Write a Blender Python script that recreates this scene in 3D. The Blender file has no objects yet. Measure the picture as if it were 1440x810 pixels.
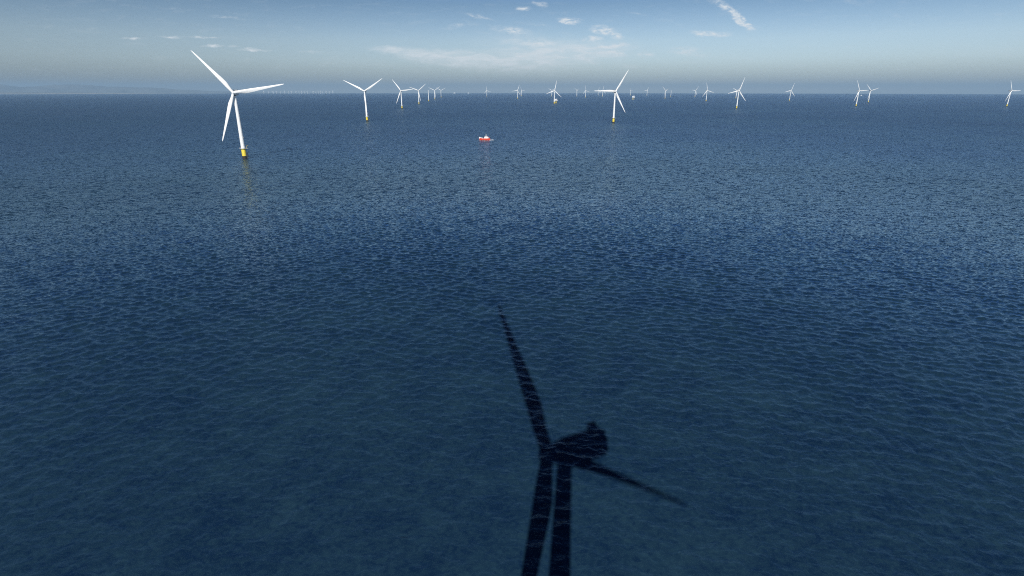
import bpy, bmesh, math, random
import numpy as np
from mathutils import Vector, Matrix, Euler

random.seed(7)
scene = bpy.context.scene
col = scene.collection
RE = 7.4e6                      # earth radius allowing for refraction: the sea really curves away
PI = math.pi
SUN_AZ = 0.1188                 # direction the sunlight travels, clockwise from +Y
SUN_EL = math.radians(34.15)
CAM_H = 108.2


def drop(x, y):
    return -(x * x + y * y) / (2 * RE)


# ------------------------------------------------------------------ materials
def new_mat(name):
    m = bpy.data.materials.new(name)
    m.use_nodes = True
    nt = m.node_tree
    return m, nt, nt.nodes['Principled BSDF']


def painted(name, color, rough=0.45, wear=0.06, scale=0.6, metallic=0.0):
    """paint with faint procedural weathering"""
    m, nt, b = new_mat(name)
    tc = nt.nodes.new('ShaderNodeTexCoord')
    n = nt.nodes.new('ShaderNodeTexNoise')
    n.inputs['Scale'].default_value = scale
    n.inputs['Detail'].default_value = 5
    nt.links.new(tc.outputs['Object'], n.inputs['Vector'])
    r = nt.nodes.new('ShaderNodeMapRange')
    r.inputs['To Min'].default_value = 1 - wear * 2
    r.inputs['To Max'].default_value = 1
    r.inputs['From Min'].default_value = 0.3
    r.inputs['From Max'].default_value = 0.6
    nt.links.new(n.outputs['Fac'], r.inputs['Value'])
    mx = nt.nodes.new('ShaderNodeVectorMath')
    mx.operation = 'SCALE'
    mx.inputs[0].default_value = color
    nt.links.new(r.outputs['Result'], mx.inputs['Scale'])
    nt.links.new(mx.outputs['Vector'], b.inputs['Base Color'])
    b.inputs['Roughness'].default_value = rough
    b.inputs['Metallic'].default_value = metallic
    return m


WHITE = painted('white_paint', (0.80, 0.80, 0.79), 0.4, 0.03)
TOWERW = painted('tower_paint', (0.80, 0.81, 0.80), 0.4, 0.04)
YELLOW = painted('yellow_paint', (0.80, 0.62, 0.06), 0.5, 0.08, 0.5)
GROWTH = painted('marine_growth', (0.035, 0.028, 0.018), 0.8, 0.3, 1.2)
GREY = painted('grey_steel', (0.28, 0.29, 0.30), 0.5, 0.1)
DARK = painted('dark_steel', (0.045, 0.05, 0.055), 0.5, 0.1)
RED = painted('red_hull_paint', (0.62, 0.038, 0.004), 0.4, 0.1, 0.8)
DECK = painted('deck_paint', (0.30, 0.12, 0.08), 0.7, 0.2, 1.5)
GLASS = painted('dark_glass', (0.02, 0.03, 0.04), 0.08, 0.02)
OCHRE = painted('rust_primer', (0.30, 0.13, 0.06), 0.7, 0.2)


# ------------------------------------------------------------------ object helpers
def link(o):
    col.objects.link(o)
    return o


def obj(name, bm, mat, parent=None, loc=None, smooth=False):
    me = bpy.data.meshes.new(name)
    bm.normal_update()
    bm.to_mesh(me)
    bm.free()
    if smooth:
        me.shade_smooth()
        me.set_sharp_from_angle(angle=math.radians(38))
    me.materials.append(mat)
    o = link(bpy.data.objects.new(name, me))
    if parent is not None:
        o.parent = parent
    if loc is not None:
        o.location = loc
    return o


def thing(name, label, cat, loc=(0, 0, 0), rz=0.0, group=None):
    o = link(bpy.data.objects.new(name, None))
    o.location = loc
    o.rotation_euler = (0, 0, rz)
    o.empty_display_size = 2
    o['label'] = label
    o['category'] = cat
    if group:
        o['group'] = group
    return o


def ring(bm, pts):
    return [bm.verts.new(p) for p in pts]


def loft(bm, rings, cap0=True, cap1=True, closed=True):
    rs = [ring(bm, r) for r in rings]
    n = len(rs[0])
    for a, b in zip(rs, rs[1:]):
        for i in range(n if closed else n - 1):
            j = (i + 1) % n
            bm.faces.new((a[i], a[j], b[j], b[i]))
    if cap0:
        bm.faces.new(list(reversed(rs[0])))
    if cap1:
        bm.faces.new(rs[-1])


def lathe(bm, prof, n=32, c=(0, 0)):
    loft(bm, [[(c[0] + r * math.cos(2 * PI * i / n), c[1] + r * math.sin(2 * PI * i / n), z) for i in range(n)] for r, z in prof])


def tube(bm, p0, p1, r, n=8):
    p0, p1 = Vector(p0), Vector(p1)
    d = (p1 - p0).normalized()
    u = d.orthogonal().normalized()
    v = d.cross(u)
    loft(bm, [[p + r * (u * math.cos(2 * PI * i / n) + v * math.sin(2 * PI * i / n)) for i in range(n)] for p in (p0, p1)])


def box(bm, x0, x1, y0, y1, z0, z1, bevel=0.0):
    vs = [bm.verts.new((x, y, z)) for z in (z0, z1) for y in (y0, y1) for x in (x0, x1)]
    fs = [bm.faces.new([vs[i] for i in f]) for f in ((0, 2, 3, 1), (4, 5, 7, 6), (0, 1, 5, 4), (2, 6, 7, 3), (0, 4, 6, 2), (1, 3, 7, 5))]
    if bevel:
        es = list({e for f in fs for e in f.edges})
        bmesh.ops.bevel(bm, geom=es, offset=bevel, segments=2, affect='EDGES')


# ------------------------------------------------------------------ wind turbine
HUB_Z, HUB_Y, R_TIP = 104.0, -5.0, 80.0
S_TP, S_TOWER = 0, 0


def blade_bm(stations=26, n=22):
    """lofted aerofoil blade along +Z, chord in the rotor plane (X), thickness in Y"""
    bm = bmesh.new()
    rings = []
    for k in range(stations):
        s = k / (stations - 1)
        z = 1.6 + (R_TIP - 1.6) * s
        # chord
        pts = [(0, 3.6), (0.05, 3.7), (0.12, 4.7), (0.20, 5.5), (0.30, 5.2), (0.5, 3.9), (0.7, 2.7), (0.88, 1.8), (0.96, 1.2), (1.0, 0.35)]
        c = np.interp(s, [p[0] for p in pts], [p[1] for p in pts])
        th = np.interp(s, [0, 0.05, 0.12, 0.2, 0.35, 0.6, 1], [1.0, 0.97, 0.62, 0.38, 0.26, 0.2, 0.16])
        mix = np.interp(s, [0, 0.05, 0.2], [0, 0, 1])
        tw = math.radians(np.interp(s, [0, 0.15, 0.4, 1], [16, 14, 5, -1]))
        bend = -2.2 * s * s                                    # pre-bend upwind
        r = []
        for i in range(n):
            a = 2 * PI * i / n
            cx, cy = 0.5 * math.cos(a), 0.5 * math.sin(a)
            u = 0.5 - 0.5 * math.cos(a)                      # aerofoil: 0 = leading edge
            half = 5 * (0.2969 * math.sqrt(max(u, 0)) - 0.126 * u - 0.3516 * u * u + 0.2843 * u ** 3 - 0.1015 * u ** 4)
            ax_, ay_ = u - 0.33, half * (1 if math.sin(a) >= 0 else -1)
            x = (1 - mix) * (-cx) + mix * ax_
            y = (1 - mix) * cy * th + mix * ay_ * th
            x *= c * 1.14
            y *= c * 1.14
            r.append((x * math.cos(tw) - y * math.sin(tw), x * math.sin(tw) + y * math.cos(tw) + bend, z))
        rings.append(r)
    loft(bm, rings)
    bmesh.ops.recalc_face_normals(bm, faces=bm.faces)
    return bm


def nacelle_bm():
    bm = bmesh.new()
    secs = [(-4.5, 2.1, 101.5, 105.7), (-2.61, 2.5, 101.0, 106.0), (-2.6, 2.3, 101.4, 106.0), (-2.2, 2.8, 100.6, 106.0), (0.0, 3.3, 99.6, 106.0), (3.0, 3.4, 99.3, 106.0), (10.5, 3.4, 99.3, 106.0),
            (13.4, 3.3, 99.7, 106.0), (14.3, 3.1, 100.6, 105.8)]
    rings = []
    for y, hw, z0, z1 in secs:
        r = []
        rc = 0.7
        for cx, cz, a0 in ((hw - rc, z1 - rc, 0), (-hw + rc, z1 - rc, 90), (-hw + rc, z0 + rc, 180), (hw - rc, z0 + rc, 270)):
            for q in range(5):
                a = math.radians(a0 + 22.5 * q)
                r.append((cx + rc * math.cos(a), y, cz + rc * math.sin(a)))
        rings.append(r)
    loft(bm, rings)
    bmesh.ops.recalc_face_normals(bm, faces=bm.faces)
    return bm


def make_turbine(label, x, y, az, ph, detail=True, rotor=True, group='offshore wind turbines', nacelle=True):
    t = thing('wind_turbine', label, 'wind turbine', (x, y, drop(x, y)), -az, group)
    # foundation
    bm = bmesh.new()
    lathe(bm, [(3.45, 4.4), (3.45, 15.4), (3.6, 15.5), (3.6, 16.2)], 40)
    obj('transition_piece', bm, YELLOW, t, smooth=True)
    bm = bmesh.new()
    lathe(bm, [(3.4, -8), (3.42, 4.4)], 40)
    obj('monopile', bm, GROWTH, t, smooth=True)
    # working platform with railing
    bm = bmesh.new()
    lathe(bm, [(3.7, 16.2), (5.6, 16.25), (5.6, 16.55), (3.7, 16.6)], 28)
    box(bm, 5.0, 8.0, -2.2, 2.2, 16.22, 16.56)
    pf = obj('work_platform', bm, GREY, t)
    bm = bmesh.new()
    for z in (17.1, 17.75):
        for i in range(28):
            a, b = 2 * PI * i / 28, 2 * PI * (i + 1) / 28
            tube(bm, (5.5 * math.cos(a), 5.5 * math.sin(a), z), (5.5 * math.cos(b), 5.5 * math.sin(b), z), 0.06, 5)
    for i in range(28):
        a = 2 * PI * i / 28
        tube(bm, (5.5 * math.cos(a), 5.5 * math.sin(a), 16.5), (5.5 * math.cos(a), 5.5 * math.sin(a), 17.75), 0.06, 5)
    obj('railing', bm, WHITE, pf)
    # boat landing on the side, ladder, davit crane
    bm = bmesh.new()
    for sx in (-1.3, 1.3):
        tube(bm, (5.0, sx, -3), (5.0, sx, 10.5), 0.32)
        for z in (1, 5, 10):
            tube(bm, (3.3, sx, z), (5.0, sx, z), 0.2)
    for z in np.arange(0, 16, 0.8):
        tube(bm, (4.2, -0.35, z), (4.2, 0.35, z), 0.05, 5)
    for sy in (-0.35, 0.35):
        tube(bm, (4.2, sy, -2), (4.2, sy, 17.2), 0.08, 6)
    obj('boat_landing', bm, DARK, t)
    bm = bmesh.new()
    tube(bm, (4.6, 3.4, 16.5), (4.6, 3.4, 20.2), 0.18)
    tube(bm, (4.6, 3.4, 20.1), (7.4, 4.6, 20.9), 0.13)
    obj('davit_crane', bm, YELLOW, t)
    # tower
    bm = bmesh.new()
    prof = []
    for i in range(25):
        s = i / 24
        z = 16.61 + (99.2 - 16.61) * s
        prof.append((3.2 - 1.0 * s ** 1.1, z))
    lathe(bm, prof, 40)
    for z in (42.0, 70.0):
        r = 3.2 - 1.0 * ((z - 16.6) / 82.6) ** 1.1
        lathe(bm, [(r + .04, z - .09), (r + .04, z + .09)], 40)
    tw = obj('tower', bm, TOWERW, t, smooth=True)
    bm = bmesh.new()
    box(bm, 3.05, 3.26, -0.5, 0.5, 16.9, 19.3, 0.04)
    obj('door', bm, GREY, tw)
    for sx in (-1, 1):
        bm = bmesh.new()
        a0 = 2.9 * sx
        tube(bm, (a0, 0, 34), (a0 + 0.9 * sx, 0, 34), 0.12)
        box(bm, a0 + 0.6 * sx - .35, a0 + 0.6 * sx + .35, -0.5, 0.5, 33.6, 35.0, 0.1)
        obj('marker_light', bm, GREY, tw)
    if nacelle:
        nac = obj('nacelle', nacelle_bm(), WHITE, t, smooth=True)
        bm = bmesh.new()
        box(bm, -3.2, 3.2, 11.0, 13.2, 106.05, 108.3, 0.15)
        for x_ in (-2.9, 2.9):
            box(bm, x_ - .12, x_ + .12, 10.2, 13.6, 106.0, 108.8, 0.05)
        obj('cooler', bm, GREY, nac)
        bm = bmesh.new()
        lathe(bm, [(2.35, 98.9), (2.5, 99.25), (2.5, 99.6)], 32)
        obj('yaw_bearing', bm, DARK, nac)
    if rotor:
        bm = bmesh.new()
        rings = []
        for s, r in ((2.3, 1.9), (2.2, 2.3), (0.6, 2.6), (-1.2, 2.5), (-2.3, 1.9), (-3.0, 1.1), (-3.3, 0.3)):
            rings.append([(r * math.cos(2 * PI * i / 28), s, r * math.sin(2 * PI * i / 28)) for i in range(28)])
        loft(bm, rings)
        bmesh.ops.recalc_face_normals(bm, faces=bm.faces)
        obj('hub', bm, WHITE, t, (0, HUB_Y, HUB_Z), smooth=True)
        bme = None
        for k in range(3):
            if bme is None:
                b = obj('blade', blade_bm(), WHITE, t, (0, HUB_Y, HUB_Z), smooth=True)
                bme = b.data
            else:
                b = link(bpy.data.objects.new('blade', bme))
                b.parent = t
                b.location = (0, HUB_Y, HUB_Z)
            b.rotation_euler = (0, ph + k * 2 * PI / 3, 0)
            b['turn'] = k
    return t


def copy_turbine(src, label, x, y, az, ph, group, skip=(), sub=True, scale=1.0, pitch=0.0, hub_y=HUB_Y):
    r = src.copy()
    link(r)
    r.location = (x, y, drop(x, y))
    r.rotation_euler = (0, 0, -az)
    r.scale = (scale,) * 3
    r['label'] = label
    if group:
        r['group'] = group
    elif 'group' in r:
        del r['group']
    for ch in list(src.children):
        stem = ch.name.split('.')[0]
        if stem in skip:
            continue
        c = ch.copy()
        link(c)
        c.parent = r
        if stem == 'blade':
            c.rotation_mode = 'ZYX'           # pitch about the blade's own axis first, then turn with the rotor
            c.rotation_euler = (0, ph + c['turn'] * 2 * PI / 3, pitch)
        if stem in ('blade', 'hub'):
            c.location = (0, hub_y, HUB_Z)
        if sub:
            for g in ch.children:
                d = g.copy()
                link(d)
                d.parent = c
    return r


GRP = 'white offshore wind turbines out on the sea'
first = make_turbine('largest white turbine, at the left, three blades spread, on a bright yellow foundation',
                     -447.6, 939.8, -0.20, -0.6904, group=GRP)
bpy.context.view_layer.update()
T = [
    ('yellow-footed white turbine, two blades in a wide V, next right of the largest turbine', -530.1, 2099.7, -0.045, 1.0008),
    ('nearest turbine of the receding row left of the red boat, one blade level', -668.9, 3517.1, 0.085, -0.6466),
    ('second nearest turbine of the receding row, third blade hanging beside its tower', -749.7, 4670.4, -0.315, 0.875),
    ('fourth turbine of the receding row, two short blades in a V', -921.6, 6943.4, -0.376, 0.9523),
    ('smallest turbine, at the far right end of the receding row', -1092.3, 8969.2, -0.26, 1.0777),
    ('small lone turbine on the horizon straight above the red boat', -450.0, 10407.0, -0.472, 1.8696),
    ('nearer, left turbine of the close pair just right of the red boat', 74.6, 7723.8, 0.494, 0.3973),
    ('fainter, right turbine of the close pair just right of the red boat', 182.0, 11006.5, -0.644, 1.5457),
    ('mid-sized turbine with a white platform behind its foot', 346.3, 4759.5, -0.288, 0.1793),
    ('tiny turbine close left behind the turbine with a platform at its foot', 730.6, 10731.4, -0.26, 0.9856),
    ('tiny turbine with a narrow Y of blades, first right of the near platform', 1180.2, 10604.7, 1.043, 1.0993),
    ('small turbine with an upright blade, second right of the near platform', 1130.3, 8955.5, -0.548, -0.2193),
    ('tiny turbine behind the level blade of the large turbine, nearer its tip', 1928.3, 13039.0, -0.26, 0.25),
    ('tiny turbine behind the level blade of the large turbine, nearer its hub', 1632.1, 10500.0, -0.26, 0.15),
    ('large white turbine right of centre, one blade level to the left, yellow foot', 351.8, 1989.8, -0.230, 0.5346),
    ('tiny faint turbine rising just left of the far white platform', 2747.4, 13511.1, -0.765, -0.5326),
    ('tiny turbine first to the right of the far white platform', 2616.8, 11299.2, 0.916, 0.5088),
    ('small turbine with edge-on rotor, just left of the bare tower', 2034.4, 7732.4, 1.10, -0.85),
    ('small turbine with a raised right blade, first right of the bare tower', 3006.9, 9566.9, -0.312, 0.6309),
    ('turbine with an upright blade, just left of the overlapping pair', 1938.7, 5801.5, -0.343, -0.2846),
    ('front, larger turbine of the overlapping pair, blade pointing up right', 1365.1, 3514.0, -0.261, 0.3182),
    ('small turbine half hidden behind the larger one of the overlapping pair', 3103.7, 8063.6, -0.230, 0.9498),
    ('lone turbine halfway between the overlapping pair and the rightmost pair', 2961.0, 6199.3, -0.196, 0.3167),
    ('left, nearer turbine of the rightmost pair, one blade level to the right', 2405.4, 4047.8, -0.329, -0.5651),
    ('right, farther turbine of the rightmost pair, two blades in a V', 3302.8, 5378.5, -0.190, -0.819),
    ('rightmost turbine, alone at the right edge, one blade straight up', 3444.6, 4029.8, -0.26, 1.5562),
]
FAR_SKIP = ('davit_crane', 'boat_landing', 'work_platform')
for lab, x, y, az, ph in T:
    d = math.hypot(x, y)
    copy_turbine(first, lab, x, y, az, ph, GRP, skip=FAR_SKIP if d > 6500 else (), sub=d < 6500)
# two towers still without their rotors
copy_turbine(first, 'third turbine of the receding row, bare tower and nacelle without blades', -843.4, 5880.6, -0.26, 0, GRP,
             skip=('blade', 'hub'), sub=False)
copy_turbine(first, 'bare white tower without blades, right of centre on the horizon', 2766.1, 10141.0, -0.26, 0, GRP,
             skip=('blade', 'hub') + FAR_SKIP, sub=False)
# the turbine the photographer stands on: out of frame, its shadow falls on the water
copy_turbine(first, 'turbine whose big dark shadow lies on the near water', -1.08, -3.80, 1.1204, 1.1620, GRP, pitch=math.radians(80), hub_y=-6.3)

# distant row of another wind farm, tiny on the horizon
bm = bmesh.new()
lathe(bm, [(4.2, -4), (3.8, 18), (3.0, 78)], 10)
box(bm, -2.4, 2.4, -5, 9, 76.5, 81.5)
lathe(bm, [(4.4, 0), (4.4, 12)], 10)
farm_meshes = []
base_me = bpy.data.meshes.new('far_turbine')
bm.to_mesh(base_me)
bm.free()
for v in range(5):
    bm = bmesh.new()
    bm.from_mesh(base_me)
    ph = v * 0.42
    for k in range(3):
        a = ph + k * 2 * PI / 3
        d = Vector((math.sin(a), 0, math.cos(a)))
        n = Vector((math.cos(a), 0, -math.sin(a)))
        c = Vector((0, -5.6, 79))
        rings = []
        for s, w in ((0, 1.6), (10, 2.6), (30, 1.8), (54, 0.7)):
            p = c + d * s
            rings.append([p + n * w, p + Vector((0, 0.7, 0)), p - n * w, p - Vector((0, 0.7, 0))])
        loft(bm, rings)
    me = bpy.data.meshes.new('far_turbine')
    bm.to_mesh(me)
    bm.free()
    me.materials.append(WHITE)
    farm_meshes.append(me)
FX = [370.2, 377, 383.3, 388, 394, 399.8, 405.2, 409.6, 415.4, 419.8, 423.7, 428, 431.4, 439.7, 443.6, 447, 450.4, 453.3, 458, 462.5, 467.5]
for i, px in enumerate(FX):
    D = 24500 + 1500 * math.sin(i * 2.3)
    th = (px - 720) / 822.0
    x, y = D * th / math.hypot(1, th), D / math.hypot(1, th)
    o = link(bpy.data.objects.new('wind_turbine', farm_meshes[i % 5]))
    o.location = (x, y, drop(x, y))
    o.rotation_euler = (0, 0, 0.3)
    o['label'] = 'tiny pale turbine in the dense far row on the left horizon'
    o['category'] = 'wind turbine'
    o['group'] = 'dense row of tiny turbines on the left horizon'

# ------------------------------------------------------------------ offshore platforms
def make_platform(label, x, y, rz, s):
    t = thing('offshore_platform', label, 'platform', (x, y, drop(x, y)), rz, 'white offshore substation platforms')
    t.scale = (s, s, s)
    bm = bmesh.new()
    for sx in (-1, 1):
        for sy in (-1, 1):
            tube(bm, (8.5 * sx, 7 * sy, -8), (7 * sx, 6 * sy, 19), 0.95, 12)
        for z0, z1 in ((1, 10), (10, 18.5)):
            tube(bm, (8 * sx, -6.6, z0), (7.4 * sx, 6.3, z1), 0.4)
            tube(bm, (8 * sx, 6.6, z0), (7.4 * sx, -6.3, z1), 0.4)
            tube(bm, (-8, 6.6 * sx, z0), (7.4, 6.3 * sx, z1), 0.4)
            tube(bm, (8, 6.6 * sx, z0), (-7.4, 6.3 * sx, z1), 0.4)
    obj('jacket', bm, YELLOW, t)
    bm = bmesh.new()
    box(bm, -15, 15, -11, 11, 19.5, 20.6, 0.1)
    box(bm, -16, 16, -12, 12, 28.2, 28.8, 0.1)
    obj('deck', bm, GREY, t)
    bm = bmesh.new()
    box(bm, -14, 14, -10, 10, 20.62, 28.1, 0.25)
    box(bm, -13.5, 4, -10, 9.5, 28.82, 35, 0.25)
    box(bm, 6, 12, -4, 8, 28.82, 32.5, 0.2)
    m = obj('topside_module', bm, WHITE, t)
    for k in range(5):
        bm = bmesh.new()
        box(bm, -11.5 + 5 * k, -9 + 5 * k, -10.14, -9.98, 22, 26, 0.02)
        obj('louvre', bm, GREY, m)
    bm = bmesh.new()
    lathe(bm, [(7.2, 38.6), (7.5, 38.7), (7.5, 39.2)], 8, (-9, -1))
    for a, b in ((-12, -5), (-6, -5), (-12, 4), (-6, 4)):
        tube(bm, (a, b, 35), (a, b, 38.7), 0.25)
    obj('helideck', bm, GREY, t)
    bm = bmesh.new()
    tube(bm, (9, -8, 28.8), (9, -8, 38), 0.8, 12)
    tube(bm, (9, -8, 37.5), (-2, -9, 43), 0.4)
    tube(bm, (9, -8, 39.5), (-2, -9, 43), 0.15)
    tube(bm, (9, -8, 38), (9, -8, 39.5), 0.4)
    obj('crane', bm, WHITE, t)
    return t


make_platform('white platform on legs close behind the foot of a mid-sized turbine', 375, 4990, 0.3, 1.02)
make_platform('far white platform standing alone right of the large centre turbine', 1472, 7050, -0.2, 1.15)

# ------------------------------------------------------------------ boats
def hull_bm(L, B, D, free, sheer=1.2, nx=26):
    """bow towards -X; returns closed hull with deck"""
    bm = bmesh.new()
    rings = []
    for i in range(nx):
        s = i / (nx - 1)                       # 0 bow, 1 stern
        x = -L / 2 + L * s
        w = B / 2 * min(1, (s / 0.38) ** 0.62) if s < 0.38 else B / 2 * (1 - 0.10 * ((s - .38) / .62) ** 2)
        w = max(w, 0.08)
        top = free + sheer * max(0, (0.45 - s) / 0.45) ** 1.6 + 0.25 * s * s
        kw = w * (0.25 + 0.55 * min(1, s / 0.5))
        rake = (1 - s) ** 6 * 1.8
        r = []
        for q in range(9):
            u = q / 8
            ww = kw + (w - kw) * u ** 0.6
            r.append((x + rake * (1 - u), ww, -D + (top + D) * u))
        r2 = [(a, -b, c) for a, b, c in reversed(r)]
        rings.append(r + r2)
    loft(bm, rings)
    bmesh.ops.recalc_face_normals(bm, faces=bm.faces)
    return bm


bx, by = -63.0, 1300.0
boat = thing('guard_boat', 'small red boat with a white wheelhouse and mast on the open water', 'boat', (bx, by, drop(bx, by)), 0.06)
obj('hull', hull_bm(25.5, 7.2, 1.5, 3.8, 1.6), RED, boat)
bm = bmesh.new()
for s in (-1, 1):                                     # raised white bow bulwark
    rings = []
    for i in range(12):
        q = i / 11
        x = -12.2 + 9.5 * q
        sx = (x + 12.75) / 25.5
        w = 3.6 * min(1, (sx / 0.38) ** 0.62)
        top = 3.8 + 1.6 * max(0, (0.45 - sx) / 0.45) ** 1.6
        rings.append([(x, s * (w - .02), top - .02), (x, s * (w - .18), top - .02), (x, s * (w - .18), top + 1.5 * (1 - q * .5)), (x, s * (w - .02), top + 1.5 * (1 - q * .5))])
    loft(bm, rings)
bmesh.ops.recalc_face_normals(bm, faces=bm.faces)
obj('bulwark', bm, WHITE, boat)
bm = bmesh.new()
box(bm, -12.0, -4.5, -1.4, 1.4, 3.5, 5.2, 0.2)
obj('foredeck_housing', bm, WHITE, boat)
bm = bmesh.new()
box(bm, -0.8, 9.2, -2.7, 2.7, 3.2, 6.2, 0.2)
box(bm, 0.6, 6.8, -2.3, 2.3, 6.22, 8.8, 0.25)
house = obj('wheelhouse', bm, WHITE, boat)
for side in (-1, 1):
    for k in range(4):
        bm = bmesh.new()
        box(bm, 0.95 + 1.45 * k, 2.05 + 1.45 * k, side * 2.32 - .03, side * 2.32 + .03, 7.2, 8.2)
        obj('window', bm, GLASS, house)
bm = bmesh.new()
tube(bm, (3.6, 0, 8.8), (3.6, 0, 13.8), 0.28)
tube(bm, (4.6, 0, 8.8), (3.7, 0, 12.4), 0.16)
tube(bm, (3.6, -1.6, 11.6), (3.6, 1.6, 11.6), 0.1)
box(bm, 3.0, 4.2, -.9, .9, 10.3, 10.6, 0.1)
obj('mast', bm, WHITE, boat)
for y_ in (-1.2, 1.2):
    bm = bmesh.new()
    box(bm, 7.4, 8.6, y_ - .5, y_ + .5, 6.22, 8.0, 0.15)
    obj('funnel', bm, RED, boat)
bm = bmesh.new()
tube(bm, (-11.6, 0, 5.1), (-11.6, 0, 7.4), 0.12)
tube(bm, (11.8, 0, 3.5), (11.8, 0, 6.0), 0.1)
obj('flagstaff', bm, WHITE, boat)


bm = bmesh.new()                                      # wash around the hull and behind the stern
rng_w = random.Random(3)
for i in range(90):
    q = rng_w.random() if i < 6 else 0.72 + 0.28 * rng_w.random()
    xx = -12.5 + 33 * q
    side = rng_w.choice((-1, 1))
    yy = side * (min(3.5, 1.2 + (xx + 12.5) * 0.5) + abs(rng_w.gauss(0, 0.5 + 0.04 * max(0, xx)))) if xx < 12.5 else rng_w.gauss(0, 2.4)
    rr = rng_w.uniform(0.2, 0.75)
    n = 7
    loft(bm, [[(xx + rr * k_ * 1.7 * math.cos(2 * PI * j / n) * rng_w.uniform(.8, 1.2), yy + rr * k_ * math.sin(2 * PI * j / n), zz) for j in range(n)]
              for k_, zz in ((1.0, -0.3), (0.8, 0.25), (0.3, 0.42))])
FOAM = painted('foam', (0.72, 0.76, 0.78), 0.7, 0.15, 2.0)
wk = obj('wake_foam', bm, FOAM, None, (bx, by, drop(bx, by)), smooth=True)
wk.rotation_euler = (0, 0, 0.06)
wk['kind'] = 'stuff'
wk['label'] = 'white wash on the water around the red boat'


def white_ship(label, px, D, L, rz, tall=1.0):
    th = (px - 720) / 822.0
    x, y = D * th / math.hypot(1, th), D / math.hypot(1, th)
    t = thing('ship', label, 'ship', (x, y, drop(x, y)), rz, 'white ships far off')
    k = L / 25.5
    h = obj('hull', hull_bm(L, 6.4 * k, 1.5 * k, 3.0 * k, 1.0 * k), WHITE, t)
    bm = bmesh.new()
    box(bm, -.30 * L, .42 * L, -.10 * L, .10 * L, .115 * L, (.115 + .11 * tall) * L, .01 * L)
    box(bm, -.22 * L, .25 * L, -.09 * L, .09 * L, (.117 + .11 * tall) * L, (.117 + .19 * tall) * L, .01 * L)
    obj('superstructure', bm, WHITE, t)
    bm = bmesh.new()
    lathe(bm, [(.035 * L, (.12 + .19 * tall) * L), (.03 * L, (.12 + .28 * tall) * L)], 12, (.12 * L, 0))
    obj('funnel', bm, WHITE, t)
    return t


white_ship('tiny white vessel between the two turbines of the right pair', 1212.9, 15000, 46, 0.4, 1.0)
white_ship('longer white ship on the horizon, next right of the receding row', 638.8, 29500, 125, 0.15, 0.8)
white_ship('shorter white ship on the horizon, nearest the lone turbine', 658.6, 29500, 92, 0.3, 1.4)

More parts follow.
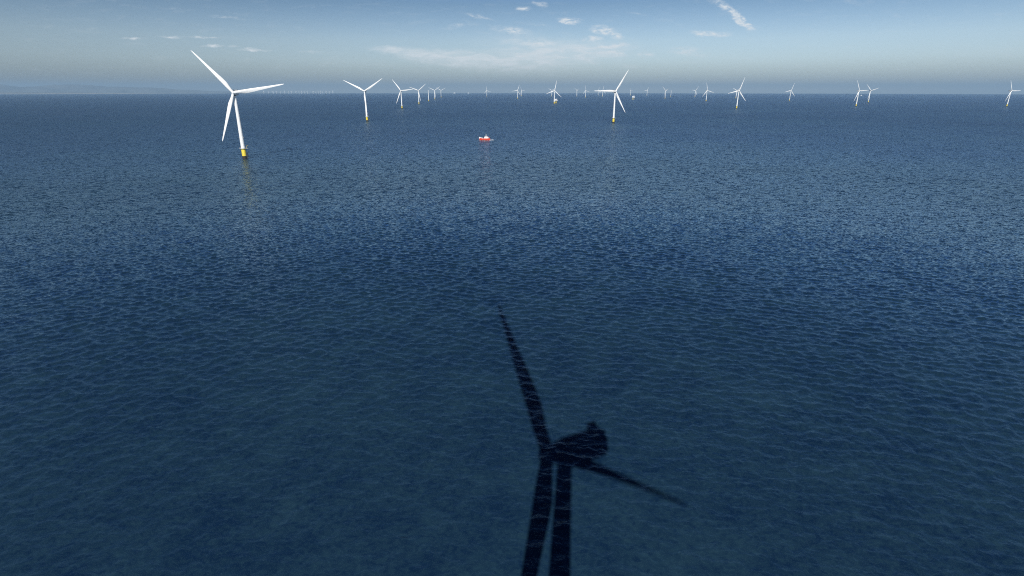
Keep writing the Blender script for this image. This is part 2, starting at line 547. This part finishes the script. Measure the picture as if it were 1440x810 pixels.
# ------------------------------------------------------------------ sea: one curved sheet with real wind waves
def build_sea():
    rng = np.random.default_rng(5)
    fpx = 550.0
    r = [4.0]
    while r[-1] < 70:
        r.append(r[-1] * 1.25)
    r[-1] = 70.0
    while r[-1] < 62000:
        # step follows the size a pixel has on the water from a hundred metres up
        h = 0.42 * (r[-1] ** 2 + 108.0 ** 2) / (108.0 * fpx)
        r.append(r[-1] + min(h, 900.0 if r[-1] > 20000 else 1e9))
    r = np.array(r)
    fine = np.linspace(-math.radians(55), math.radians(55), 1601)
    coarse = np.linspace(math.radians(55), math.radians(305), 90)[1:-1]
    th = np.concatenate([fine, coarse])
    nr, nt = len(r), len(th)
    X = (r[:, None] * np.sin(th)[None, :]).astype(np.float32)
    Y = (r[:, None] * np.cos(th)[None, :]).astype(np.float32)
    Z = -((r[:, None] ** 2) / (2 * RE) * np.ones((1, nt))).astype(np.float32)
    DX = np.zeros_like(X)
    DY = np.zeros_like(X)
    dr = np.gradient(r)
    N = 260
    lam = np.concatenate([np.exp(np.linspace(math.log(0.8), math.log(4.0), 150)), np.exp(np.linspace(math.log(4.0), math.log(16), 110)),
                          np.exp(np.linspace(math.log(16), math.log(70), 30))])
    N = len(lam)
    lam = lam * np.exp(rng.normal(0, .01, N))
    wind = -0.22
    for l in lam:
        spread = 0.75 if l > 4 else 0.9
        a = wind + rng.normal(0, spread)
        k = 2 * PI / l
        kx, ky = k * math.sin(a), k * math.cos(a)
        # slope per component, peaked near 6-9 m wavelength
        sl = SLOPE * (0.52 * math.exp(-0.5 * (math.log(l / 1.9) / 0.6) ** 2) + 0.66 * math.exp(-0.5 * (math.log(l / 5.6) / 0.38) ** 2)
                      + 0.08 * math.exp(-0.5 * (math.log(l / 20.0) / 0.7) ** 2)) * rng.rayleigh(0.8)
        amp = sl / k
        ph = rng.uniform(0, 2 * PI)
        # only where the sheet is fine enough to carry this wave
        lim = l / 2.3
        last = int(np.searchsorted(dr * (r > 60) + (r <= 60) * 0.1, lim))
        last = max(0, min(nr, last))
        if last < 2:
            continue
        fade = np.clip((lim - dr[:last]) / (0.5 * lim), 0, 1).astype(np.float32)
        fade *= (r[:last] > 60)
        P = (kx * X[:last] + ky * Y[:last] + ph).astype(np.float32)
        s, c = np.sin(P), np.cos(P)
        A = (amp * fade)[:, None]
        Z[:last] += A * c
        DX[:last] -= 0.4 * A * s * math.sin(a)
        DY[:last] -= 0.4 * A * s * math.cos(a)
    verts = np.stack([X + DX, Y + DY, Z], -1).reshape(-1, 3)
    i = np.arange(nr - 1)[:, None]
    j = np.arange(nt)[None, :]
    j2 = (j + 1) % nt
    quads = np.stack([i * nt + j, (i + 1) * nt + j, (i + 1) * nt + j2, i * nt + j2], -1).reshape(-1, 4)
    # theta runs clockwise seen from above: order above gives upward normals after reversal
    quads = quads[:, ::-1]
    me = bpy.data.meshes.new('sea')
    nv, nq = len(verts), len(quads)
    centre = nt  # close the middle
    me.vertices.add(nv)
    me.vertices.foreach_set('co', verts.astype(np.float32).ravel())
    me.loops.add(nq * 4 + nt)
    loops = np.concatenate([quads.ravel(), np.arange(nt)[::-1]])
    me.loops.foreach_set('vertex_index', loops.astype(np.int32))
    me.polygons.add(nq + 1)
    me.polygons.foreach_set('loop_start', (np.arange(nq + 1) * 4).astype(np.int32))
    me.update(calc_edges=True)
    me.polygons.foreach_set('use_smooth', np.ones(nq + 1, dtype=bool))
    me.update()
    if me.polygons[nq // 2].normal.z < 0:
        me.flip_normals()
    return me


SLOPE = 0.030

m, nt_, b = new_mat('sea_water')
L = nt_.links.new
tc = nt_.nodes.new('ShaderNodeTexCoord')
POS = tc.outputs['Object']


def noise(vec, scale, detail=3, rough=0.55, sx=1, sy=1, rot=0.0, dist=0.0, loc=(0, 0, 0)):
    mp = nt_.nodes.new('ShaderNodeMapping')
    mp.inputs['Scale'].default_value = (sx, sy, 1)
    mp.inputs['Rotation'].default_value = (0, 0, rot)
    mp.inputs['Location'].default_value = loc
    L(vec, mp.inputs['Vector'])
    n = nt_.nodes.new('ShaderNodeTexNoise')
    n.inputs['Scale'].default_value = scale
    n.inputs['Detail'].default_value = detail
    n.inputs['Roughness'].default_value = rough
    n.inputs['Distortion'].default_value = dist
    L(mp.outputs['Vector'], n.inputs['Vector'])
    return n.outputs['Fac']


def mrange(v, a, b_, c, d, smooth=False):
    n = nt_.nodes.new('ShaderNodeMapRange')
    if smooth:
        n.interpolation_type = 'SMOOTHSTEP'
    for k, q in zip(('From Min', 'From Max', 'To Min', 'To Max'), (a, b_, c, d)):
        n.inputs[k].default_value = q
    L(v, n.inputs['Value'])
    return n.outputs['Result']


def math_(op, a, b_=None):
    n = nt_.nodes.new('ShaderNodeMath')
    n.operation = op
    for s, v in zip(n.inputs, (a, b_)):
        if v is None:
            continue
        if isinstance(v, (int, float)):
            s.default_value = v
        else:
            L(v, s)
    return n.outputs[0]


ln = nt_.nodes.new('ShaderNodeVectorMath')
ln.operation = 'LENGTH'
L(POS, ln.inputs[0])
DIST = ln.outputs['Value']
patch = noise(POS, 0.0016, 4, 0.55, 1, 1.6, 0.3)              # gust patches, hundreds of metres
patch2 = noise(POS, 0.010, 3, 0.6, 1, 1.5, 0.2)               # drifts of tens of metres
turb = noise(POS, 0.07, 4, 0.6)                               # cloudy water
fine_t = noise(POS, 0.5, 6, 0.7, 1, 1.4, 0.22, 0.6)                # streaky clouding, metres
# body colour of the water
ramp = nt_.nodes.new('ShaderNodeMix')
ramp.data_type = 'RGBA'
ramp.inputs['A'].default_value = (0.006, 0.0235, 0.060, 1)
ramp.inputs['B'].default_value = (0.018, 0.051, 0.085, 1)
L(mrange(math_('ADD', math_('MULTIPLY', patch2, 0.22), math_('ADD', math_('MULTIPLY', turb, 0.28), math_('MULTIPLY', fine_t, 0.5))), 0.41, 0.60, 0, 1), ramp.inputs['Factor'])
# rare foam flecks
fleck = math_('MULTIPLY', mrange(noise(POS, 1.1, 5, 0.65, 1, 1.9, 0.22), 0.74, 0.82, 0, 0.22),
              mrange(noise(POS, 0.09, 2, 0.5, loc=(31, 7, 0)), 0.5, 0.62, 0, 1))
fm = nt_.nodes.new('ShaderNodeMix')
fm.data_type = 'RGBA'
L(fleck, fm.inputs['Factor'])
L(ramp.outputs['Result'], fm.inputs['A'])
fm.inputs['B'].default_value = (0.45, 0.5, 0.52, 1)
# light coming back up out of the water does not follow the slope of each ripple; the mirror-like surface above it does
body = nt_.nodes.new('ShaderNodeBsdfDiffuse')
L(fm.outputs['Result'], body.inputs['Color'])
up = nt_.nodes.new('ShaderNodeCombineXYZ')
up.inputs['Z'].default_value = 1
L(up.outputs[0], body.inputs['Normal'])
mir = nt_.nodes.new('ShaderNodeBsdfGlossy')
mir.inputs['Color'].default_value = (0.70, 0.87, 1.0, 1)
fre = nt_.nodes.new('ShaderNodeFresnel')
fre.inputs['IOR'].default_value = 1.333
rgh = mrange(DIST, 150, 1400, 0.06, 0.25)
L(math_('ADD', rgh, mrange(patch, 0.35, 0.65, -0.04, 0.05)), mir.inputs['Roughness'])
# ripples finer than the sheet can carry
h1 = math_('MULTIPLY', noise(POS, 0.8, 5, 0.6, 1, 1.8, 0.22, 0.3), 0.42)
h2 = math_('MULTIPLY', noise(POS, 2.2, 4, 0.6, 1, 1.5, -0.1), 0.12)
hh = math_('ADD', h1, h2)
bump = nt_.nodes.new('ShaderNodeBump')
bump.inputs['Distance'].default_value = 0.42
L(mrange(patch, 0.3, 0.7, 0.75, 1.0), bump.inputs['Strength'])
L(hh, bump.inputs['Height'])


def facet(scale, amount, loc):
    mp = nt_.nodes.new('ShaderNodeMapping')
    mp.inputs['Scale'].default_value = (1, 1.6, 1)
    mp.inputs['Rotation'].default_value = (0, 0, 0.22)
    mp.inputs['Location'].default_value = loc
    L(POS, mp.inputs['Vector'])
    n = nt_.nodes.new('ShaderNodeTexNoise')
    n.inputs['Scale'].default_value = scale
    n.inputs['Detail'].default_value = 2
    L(mp.outputs['Vector'], n.inputs['Vector'])
    c = nt_.nodes.new('ShaderNodeVectorMath')
    c.operation = 'SUBTRACT'
    L(n.outputs['Color'], c.inputs[0])
    c.inputs[1].default_value = (0.5, 0.5, 0.5)
    d = nt_.nodes.new('ShaderNodeVectorMath')
    d.operation = 'MULTIPLY'
    L(c.outputs[0], d.inputs[0])
    d.inputs[1].default_value = (amount, amount, 0)
    return d.outputs[0]


def vadd(a_, b_):
    n = nt_.nodes.new('ShaderNodeVectorMath')
    n.operation = 'ADD'
    L(a_, n.inputs[0])
    L(b_, n.inputs[1])
    return n.outputs[0]


def vscale(a_, f_):
    n = nt_.nodes.new('ShaderNodeVectorMath')
    n.operation = 'SCALE'
    L(a_, n.inputs[0])
    L(f_, n.inputs['Scale'])
    return n.outputs[0]


# slopes of the waves that are finer than the sheet, so distant water keeps its rough surface
far_short = vscale(facet(0.55, 2.2, (3, 9, 0)), mrange(DIST, 220, 650, 0.06, 1.0))
far_main = vscale(facet(0.16, 2.2, (13, 5, 0)), mrange(DIST, 380, 820, 0.0, 1.0, True))
far_long = vscale(facet(0.035, 0.55, (7, 1, 0)), mrange(DIST, 700, 1400, 0.0, 1.0, True))
slopes = vscale(vadd(vadd(far_short, far_main), far_long), mrange(patch, 0.3, 0.7, 0.75, 1.2))
nn = nt_.nodes.new('ShaderNodeVectorMath')
nn.operation = 'NORMALIZE'
L(vadd(bump.outputs['Normal'], slopes), nn.inputs[0])
L(nn.outputs[0], mir.inputs['Normal'])
L(nn.outputs[0], fre.inputs['Normal'])
mixs = nt_.nodes.new('ShaderNodeMixShader')
L(math_('MULTIPLY', fre.outputs[0], math_('MULTIPLY', math_('MULTIPLY', mrange(DIST, 350, 2500, 1.25, 0.88), math_('MULTIPLY', mrange(DIST, 120, 380, 0.68, 1.0), mrange(DIST, 2500, 16000, 1.0, 1.75))),
        mrange(patch, 0.32, 0.66, 0.80, 1.18))), mixs.inputs[0])
L(body.outputs[0], mixs.inputs[1])
L(mir.outputs[0], mixs.inputs[2])
nt_.nodes.remove(b)
L(mixs.outputs[0], nt_.nodes['Material Output'].inputs['Surface'])
SEA = m
sea_me = build_sea()
sea_me.materials.append(SEA)
sea = link(bpy.data.objects.new('sea', sea_me))
sea['kind'] = 'structure'

# ------------------------------------------------------------------ far coast at the left
def terrain(name, az0, az1, d0, d1, height, mat, na=260, nd=18):
    bm = bmesh.new()
    grid = []
    for j in range(nd):
        row = []
        q = j / (nd - 1)
        for i in range(na):
            s = i / (na - 1)
            a = az0 + (az1 - az0) * s
            D = d0 + (d1 - d0) * q
            x, y = D * math.sin(a), D * math.cos(a)
            row.append(bm.verts.new((x, y, drop(x, y) - 2 + height(s, q))))
        grid.append(row)
    for j in range(nd - 1):
        for i in range(na - 1):
            bm.faces.new((grid[j][i], grid[j + 1][i], grid[j + 1][i + 1], grid[j][i + 1]))
    bmesh.ops.recalc_face_normals(bm, faces=bm.faces)
    o = obj(name, bm, mat, smooth=True)
    if o.data.polygons[0].normal.z < 0:
        o.data.flip_normals()
    o['kind'] = 'structure'
    return o


from mathutils import noise as mn


def hill_h(s, q):
    base = math.sin(PI * min(1, q * 1.05)) ** 0.8
    env = np.interp(s, [0, .2, .35, .5, .62, .8, 1], [330, 430, 560, 520, 380, 170, 0])
    n = mn.fractal(Vector((s * 9, q * 3.0, 0.3)), 1.0, 2.0, 6)
    return max(0, base * (env * 1.3 * (0.85 + 0.35 * n)) + 12)


def low_h(s, q):
    base = min(1, q * 6) * (1 - q * 0.3)
    env = np.interp(s, [0, .6, .85, 1], [120, 100, 40, 0])
    n = mn.fractal(Vector((s * 22, q * 3.0, 4.3)), 1.0, 2.0, 6)
    return max(0, base * env * (0.9 + 0.5 * n) + 6)


HILL = painted('far_hills', (0.17, 0.17, 0.165), 0.9, 0.25, 0.0006)
SAND = painted('sand_shore', (0.42, 0.38, 0.31), 0.9, 0.15, 0.002)
terrain('hills', math.radians(-49), math.radians(-21), 51000, 59500, hill_h, HILL)
terrain('lowland', math.radians(-49), math.radians(-31), 41000, 43800, low_h, HILL, 200, 10)
terrain('shore', math.radians(-49), math.radians(-29.5), 37500, 40500,
        lambda s, q: 3 + 38 * q * (0.8 + 0.4 * mn.noise(Vector((s * 30, 0, 1)))) * min(1, (1 - s) * 4), SAND, 160, 6)

# ------------------------------------------------------------------ haze
bm = bmesh.new()
box(bm, -66000, 66000, -66000, 66000, -310, 640)
hz = obj('haze', bm, WHITE)
hm = bpy.data.materials.new('haze_air')
hm.use_nodes = True
nt = hm.node_tree
nt.nodes.clear()
out = nt.nodes.new('ShaderNodeOutputMaterial')
pv = nt.nodes.new('ShaderNodeVolumePrincipled')
pv.inputs['Color'].default_value = (0.47, 0.73, 1.0, 1)
pv.inputs['Density'].default_value = 2.9e-5
nt.links.new(pv.outputs['Volume'], out.inputs['Volume'])
hz.data.materials.clear()
hz.data.materials.append(hm)
hz['kind'] = 'stuff'
hz['label'] = 'thin pale sea haze towards the horizon'

# ------------------------------------------------------------------ sky
w = bpy.data.worlds.new('World')
scene.world = w
w.use_nodes = True
nt = w.node_tree
nt.nodes.clear()
W = nt.links.new
wo = nt.nodes.new('ShaderNodeOutputWorld')
bg = nt.nodes.new('ShaderNodeBackground')
bg.inputs['Strength'].default_value = 0.05
W(bg.outputs[0], wo.inputs['Surface'])
sky = nt.nodes.new('ShaderNodeTexSky')
sky.sky_type = 'NISHITA'
sky.sun_disc = False
sky.sun_elevation = SUN_EL
sky.sun_rotation = SUN_AZ + PI
sky.altitude = 0
sky.air_density = 1.0
sky.dust_density = 1.0
sky.ozone_density = 1.5
tcw = nt.nodes.new('ShaderNodeTexCoord')
sep = nt.nodes.new('ShaderNodeSeparateXYZ')
W(tcw.outputs['Generated'], sep.inputs[0])


def wm(op, a, b_=None, clamp=False):
    n = nt.nodes.new('ShaderNodeMath')
    n.operation = op
    n.use_clamp = clamp
    for s, v in zip(n.inputs, (a, b_)):
        if v is None:
            continue
        if isinstance(v, (int, float)):
            s.default_value = v
        else:
            W(v, s)
    return n.outputs[0]


# tint of the air layers by elevation (sine of elevation)
tr = nt.nodes.new('ShaderNodeValToRGB')
W(sep.outputs['Z'], tr.inputs['Fac'])
TINT = [(0.0, (2.6, 2.6, 3.1)), (0.006, (1.55, 1.70, 2.15)), (0.020, (1.52, 1.74, 2.22)), (0.045, (1.66, 1.86, 2.32)), (0.075, (1.58, 1.72, 2.05)), (0.13, (0.92, 1.12, 1.40)), (0.18, (0.50, 0.86, 1.62)), (0.36, (0.16, 0.38, 0.80)), (0.6, (0.06, 0.12, 0.24))]
while len(tr.color_ramp.elements) < len(TINT):
    tr.color_ramp.elements.new(0.5)
for e, (p, c) in zip(tr.color_ramp.elements, TINT):
    e.position = p
    e.color = (*c, 1)
tm = nt.nodes.new('ShaderNodeVectorMath')
tm.operation = 'MULTIPLY'
W(sky.outputs[0], tm.inputs[0])
azf = nt.nodes.new('ShaderNodeVectorMath')
azf.operation = 'SCALE'
W(tr.outputs['Color'], azf.inputs[0])
W(wm('ADD', wm('MULTIPLY', sep.outputs['X'], 0.27), 1.0), azf.inputs['Scale'])
W(azf.outputs[0], tm.inputs[1])

# thin high clouds, placed by azimuth and elevation
yc = wm('MAXIMUM', sep.outputs['Y'], 0.05)
u = wm('DIVIDE', sep.outputs['X'], yc)
hyp = wm('SQRT', wm('ADD', wm('MULTIPLY', sep.outputs['X'], sep.outputs['X']), wm('MULTIPLY', sep.outputs['Y'], sep.outputs['Y'])))
v = wm('DIVIDE', sep.outputs['Z'], yc)
cb = nt.nodes.new('ShaderNodeCombineXYZ')
W(u, cb.inputs[0])
W(v, cb.inputs[1])


def wnoise(scale, detail, sx, sy, rot, rough=0.6, dist=0.0):
    mp = nt.nodes.new('ShaderNodeMapping')
    mp.inputs['Scale'].default_value = (sx, sy, 1)
    mp.inputs['Rotation'].default_value = (0, 0, rot)
    W(cb.outputs[0], mp.inputs['Vector'])
    n = nt.nodes.new('ShaderNodeTexNoise')
    n.inputs['Scale'].default_value = scale
    n.inputs['Detail'].default_value = detail
    n.inputs['Roughness'].default_value = rough
    n.inputs['Distortion'].default_value = dist
    W(mp.outputs['Vector'], n.inputs['Vector'])
    return n


wn = wnoise(30, 4, 1, 2, 0)
warp = nt.nodes.new('ShaderNodeVectorMath')
warp.operation = 'MULTIPLY_ADD'
W(wn.outputs['Color'], warp.inputs[0])
warp.inputs[1].default_value = (0.044, 0.013, 0)
W(cb.outputs[0], warp.inputs[2])
off = nt.nodes.new('ShaderNodeVectorMath')
off.operation = 'SUBTRACT'
W(warp.outputs[0], off.inputs[0])
off.inputs[1].default_value = (0.022, 0.0065, 0)
CP = off.outputs[0]


def uv_of(px, py):
    """direction of a photo pixel as (x/y, z/y)"""
    f, p = 772.9, math.radians(19.83)
    X, Yd = px - 720, py - 405
    fwd = f * math.cos(p) - Yd * math.sin(p)
    dn = f * math.sin(p) + Yd * math.cos(p)
    return X / fwd, -dn / fwd


def wisp(px, py, wpx, hpx, tilt, power):
    c = uv_of(px, py)
    e = uv_of(px + 10, py)
    g = uv_of(px, py - 10)
    sx = (e[0] - c[0]) / 10
    sy = (g[1] - c[1]) / 10
    mp = nt.nodes.new('ShaderNodeMapping')
    mp.vector_type = 'TEXTURE'
    mp.inputs['Location'].default_value = (c[0], c[1], 0)
    mp.inputs['Rotation'].default_value = (0, 0, math.radians(-tilt))
    mp.inputs['Scale'].default_value = (wpx * sx, hpx * sy, 1)
    W(CP, mp.inputs['Vector'])
    gr = nt.nodes.new('ShaderNodeTexGradient')
    gr.gradient_type = 'SPHERICAL'
    W(mp.outputs['Vector'], gr.inputs['Vector'])
    return wm('MULTIPLY', wm('SMOOTH_MIN', gr.outputs['Fac'], 0.8), power) if False else wm('MULTIPLY', gr.outputs['Fac'], power)


SMALL = [(801, 29, 22, 6, 8, 1.5), (857, 46, 32, 10, 14, 1.3), (834, 55, 16, 6, 0, 1.0), (872, 64, 22, 6, -8, .9), (849, 66, 16, 5, 10, .6),
         (866, 76, 18, 5, 5, .8), (906, 78, 16, 6, 5, .6), (826, 84, 26, 7, 22, .5), (757, 5, 14, 5, 5, .8), (736, 13, 14, 5, 0, .8),
         (1001, 48, 34, 6, 5, 1.1), (966, 73, 44, 9, 4, .6), (884, 92, 26, 5, 5, .35), (720, 43, 40, 8, 8, .8), (755, 60, 60, 10, 5, .5),
         (186, 54, 20, 2.6, 0, .7), (243, 52, 26, 3.2, 0, .9), (280, 51.5, 18, 2.6, 3, .8), (300, 53, 16, 2.2, 3, .5), (299, 65.5, 22, 3.2, 2, 1.0),
         (326, 65.5, 14, 2.4, 0, .5), (352, 70, 22, 3.2, 2, .95), (372, 70, 16, 2.6, 2, .5), (440, 73, 30, 3.4, 0, .4), (325, 25, 38, 3.2, 5, .5),
         (248, 12, 26, 2.6, 0, .3), (672, 24, 34, 3, 12, .5), (645, 37, 40, 5, -7, .4), (1024, 14, 50, 9, 33, .9), (1046, 31, 26, 10, 35, 1.1),
         (1200, 3, 30, 6, 10, .3), (895, 20, 20, 3, 10, .3), (760, 36, 22, 3, 5, .4)]
VEIL = [(620, 79, 110, 14, 5, .9), (700, 88, 150, 22, 3, .85), (790, 74, 120, 22, -6, .7), (560, 70, 70, 7, 2, .6), (740, 62, 120, 26, 3, .5),
        (850, 78, 90, 24, -5, .4), (1400, 75, 190, 26, -4, .22), (1000, 80, 200, 22, 2, .2), (500, 88, 150, 16, 2, .2)]
acc = 0.0
for a in SMALL:
    acc = wm('ADD', acc, wisp(*a))
vac = 0.0
for a in VEIL:
    vac = wm('ADD', vac, wisp(*a))
fib = wnoise(26, 8, 1.0, 5.0, math.radians(7), 0.62, 0.6)
fib2 = wnoise(70, 6, 1.0, 2.6, math.radians(-8), 0.65, 0.3)


def wr(vv, a, b_, c, d):
    n = nt.nodes.new('ShaderNodeMapRange')
    n.interpolation_type = 'SMOOTHSTEP'
    for k, q in zip(('From Min', 'From Max', 'To Min', 'To Max'), (a, b_, c, d)):
        n.inputs[k].default_value = q
    W(vv, n.inputs['Value'])
    return n.outputs['Result']


small = wm('MULTIPLY', wr(acc, 0.0, 1.0, 0, 1), wr(fib2.outputs['Fac'], 0.36, 0.66, 0.12, 1.0))
veil = wm('MULTIPLY', wr(vac, 0.03, 1.0, 0, 1), wr(fib.outputs['Fac'], 0.32, 0.70, 0.34, 1.0))
faint = wm('MULTIPLY', wr(fib.outputs['Fac'], 0.5, 0.8, 0, 0.10), 1.0)
cov = wm('MINIMUM', wm('ADD', wm('ADD', wm('MULTIPLY', small, 1.15), wm('MULTIPLY', veil, 0.85)), faint), 0.85)
cm = nt.nodes.new('ShaderNodeMix')
cm.data_type = 'RGBA'
W(cov, cm.inputs['Factor'])
W(tm.outputs[0], cm.inputs['A'])
CLOUD = (15.0, 16.0, 16.8, 1)
cm.inputs['B'].default_value = CLOUD
W(cm.outputs['Result'], bg.inputs['Color'])
w.cycles.sampling_method = 'MANUAL'
w.cycles.sample_map_resolution = 512

# ------------------------------------------------------------------ sun
sl = bpy.data.lights.new('sun', 'SUN')
sl.energy = 5.0
sl.angle = math.radians(0.47)
sl.color = (1.0, 0.965, 0.90)
so = link(bpy.data.objects.new('sun', sl))
dirv = Vector((math.sin(SUN_AZ) * math.cos(SUN_EL), math.cos(SUN_AZ) * math.cos(SUN_EL), -math.sin(SUN_EL)))
so.rotation_euler = dirv.to_track_quat('-Z', 'Y').to_euler()
so.location = (0, -300, 500)

# ------------------------------------------------------------------ camera
cd = bpy.data.cameras.new('camera')
cd.sensor_width = 36
cd.lens = 772.9 / 1440 * 36
cd.clip_start = 0.2
cd.clip_end = 250000
co = link(bpy.data.objects.new('camera', cd))
co.location = (0, 0, CAM_H)
co.rotation_euler = (math.radians(90 - 19.83), 0, 0)
scene.camera = co

vs = scene.view_settings
vs.view_transform = 'Standard'
vs.look = 'None'
vs.exposure = 0
vs.gamma = 1
scene.render.engine = 'CYCLES'
scene.cycles.max_bounces = 5
scene.cycles.diffuse_bounces = 2
scene.cycles.glossy_bounces = 2
scene.cycles.volume_bounces = 0
scene.cycles.use_denoising = False
scene.cycles.pixel_filter_type = 'BLACKMAN_HARRIS'
scene.cycles.filter_width = 1.1
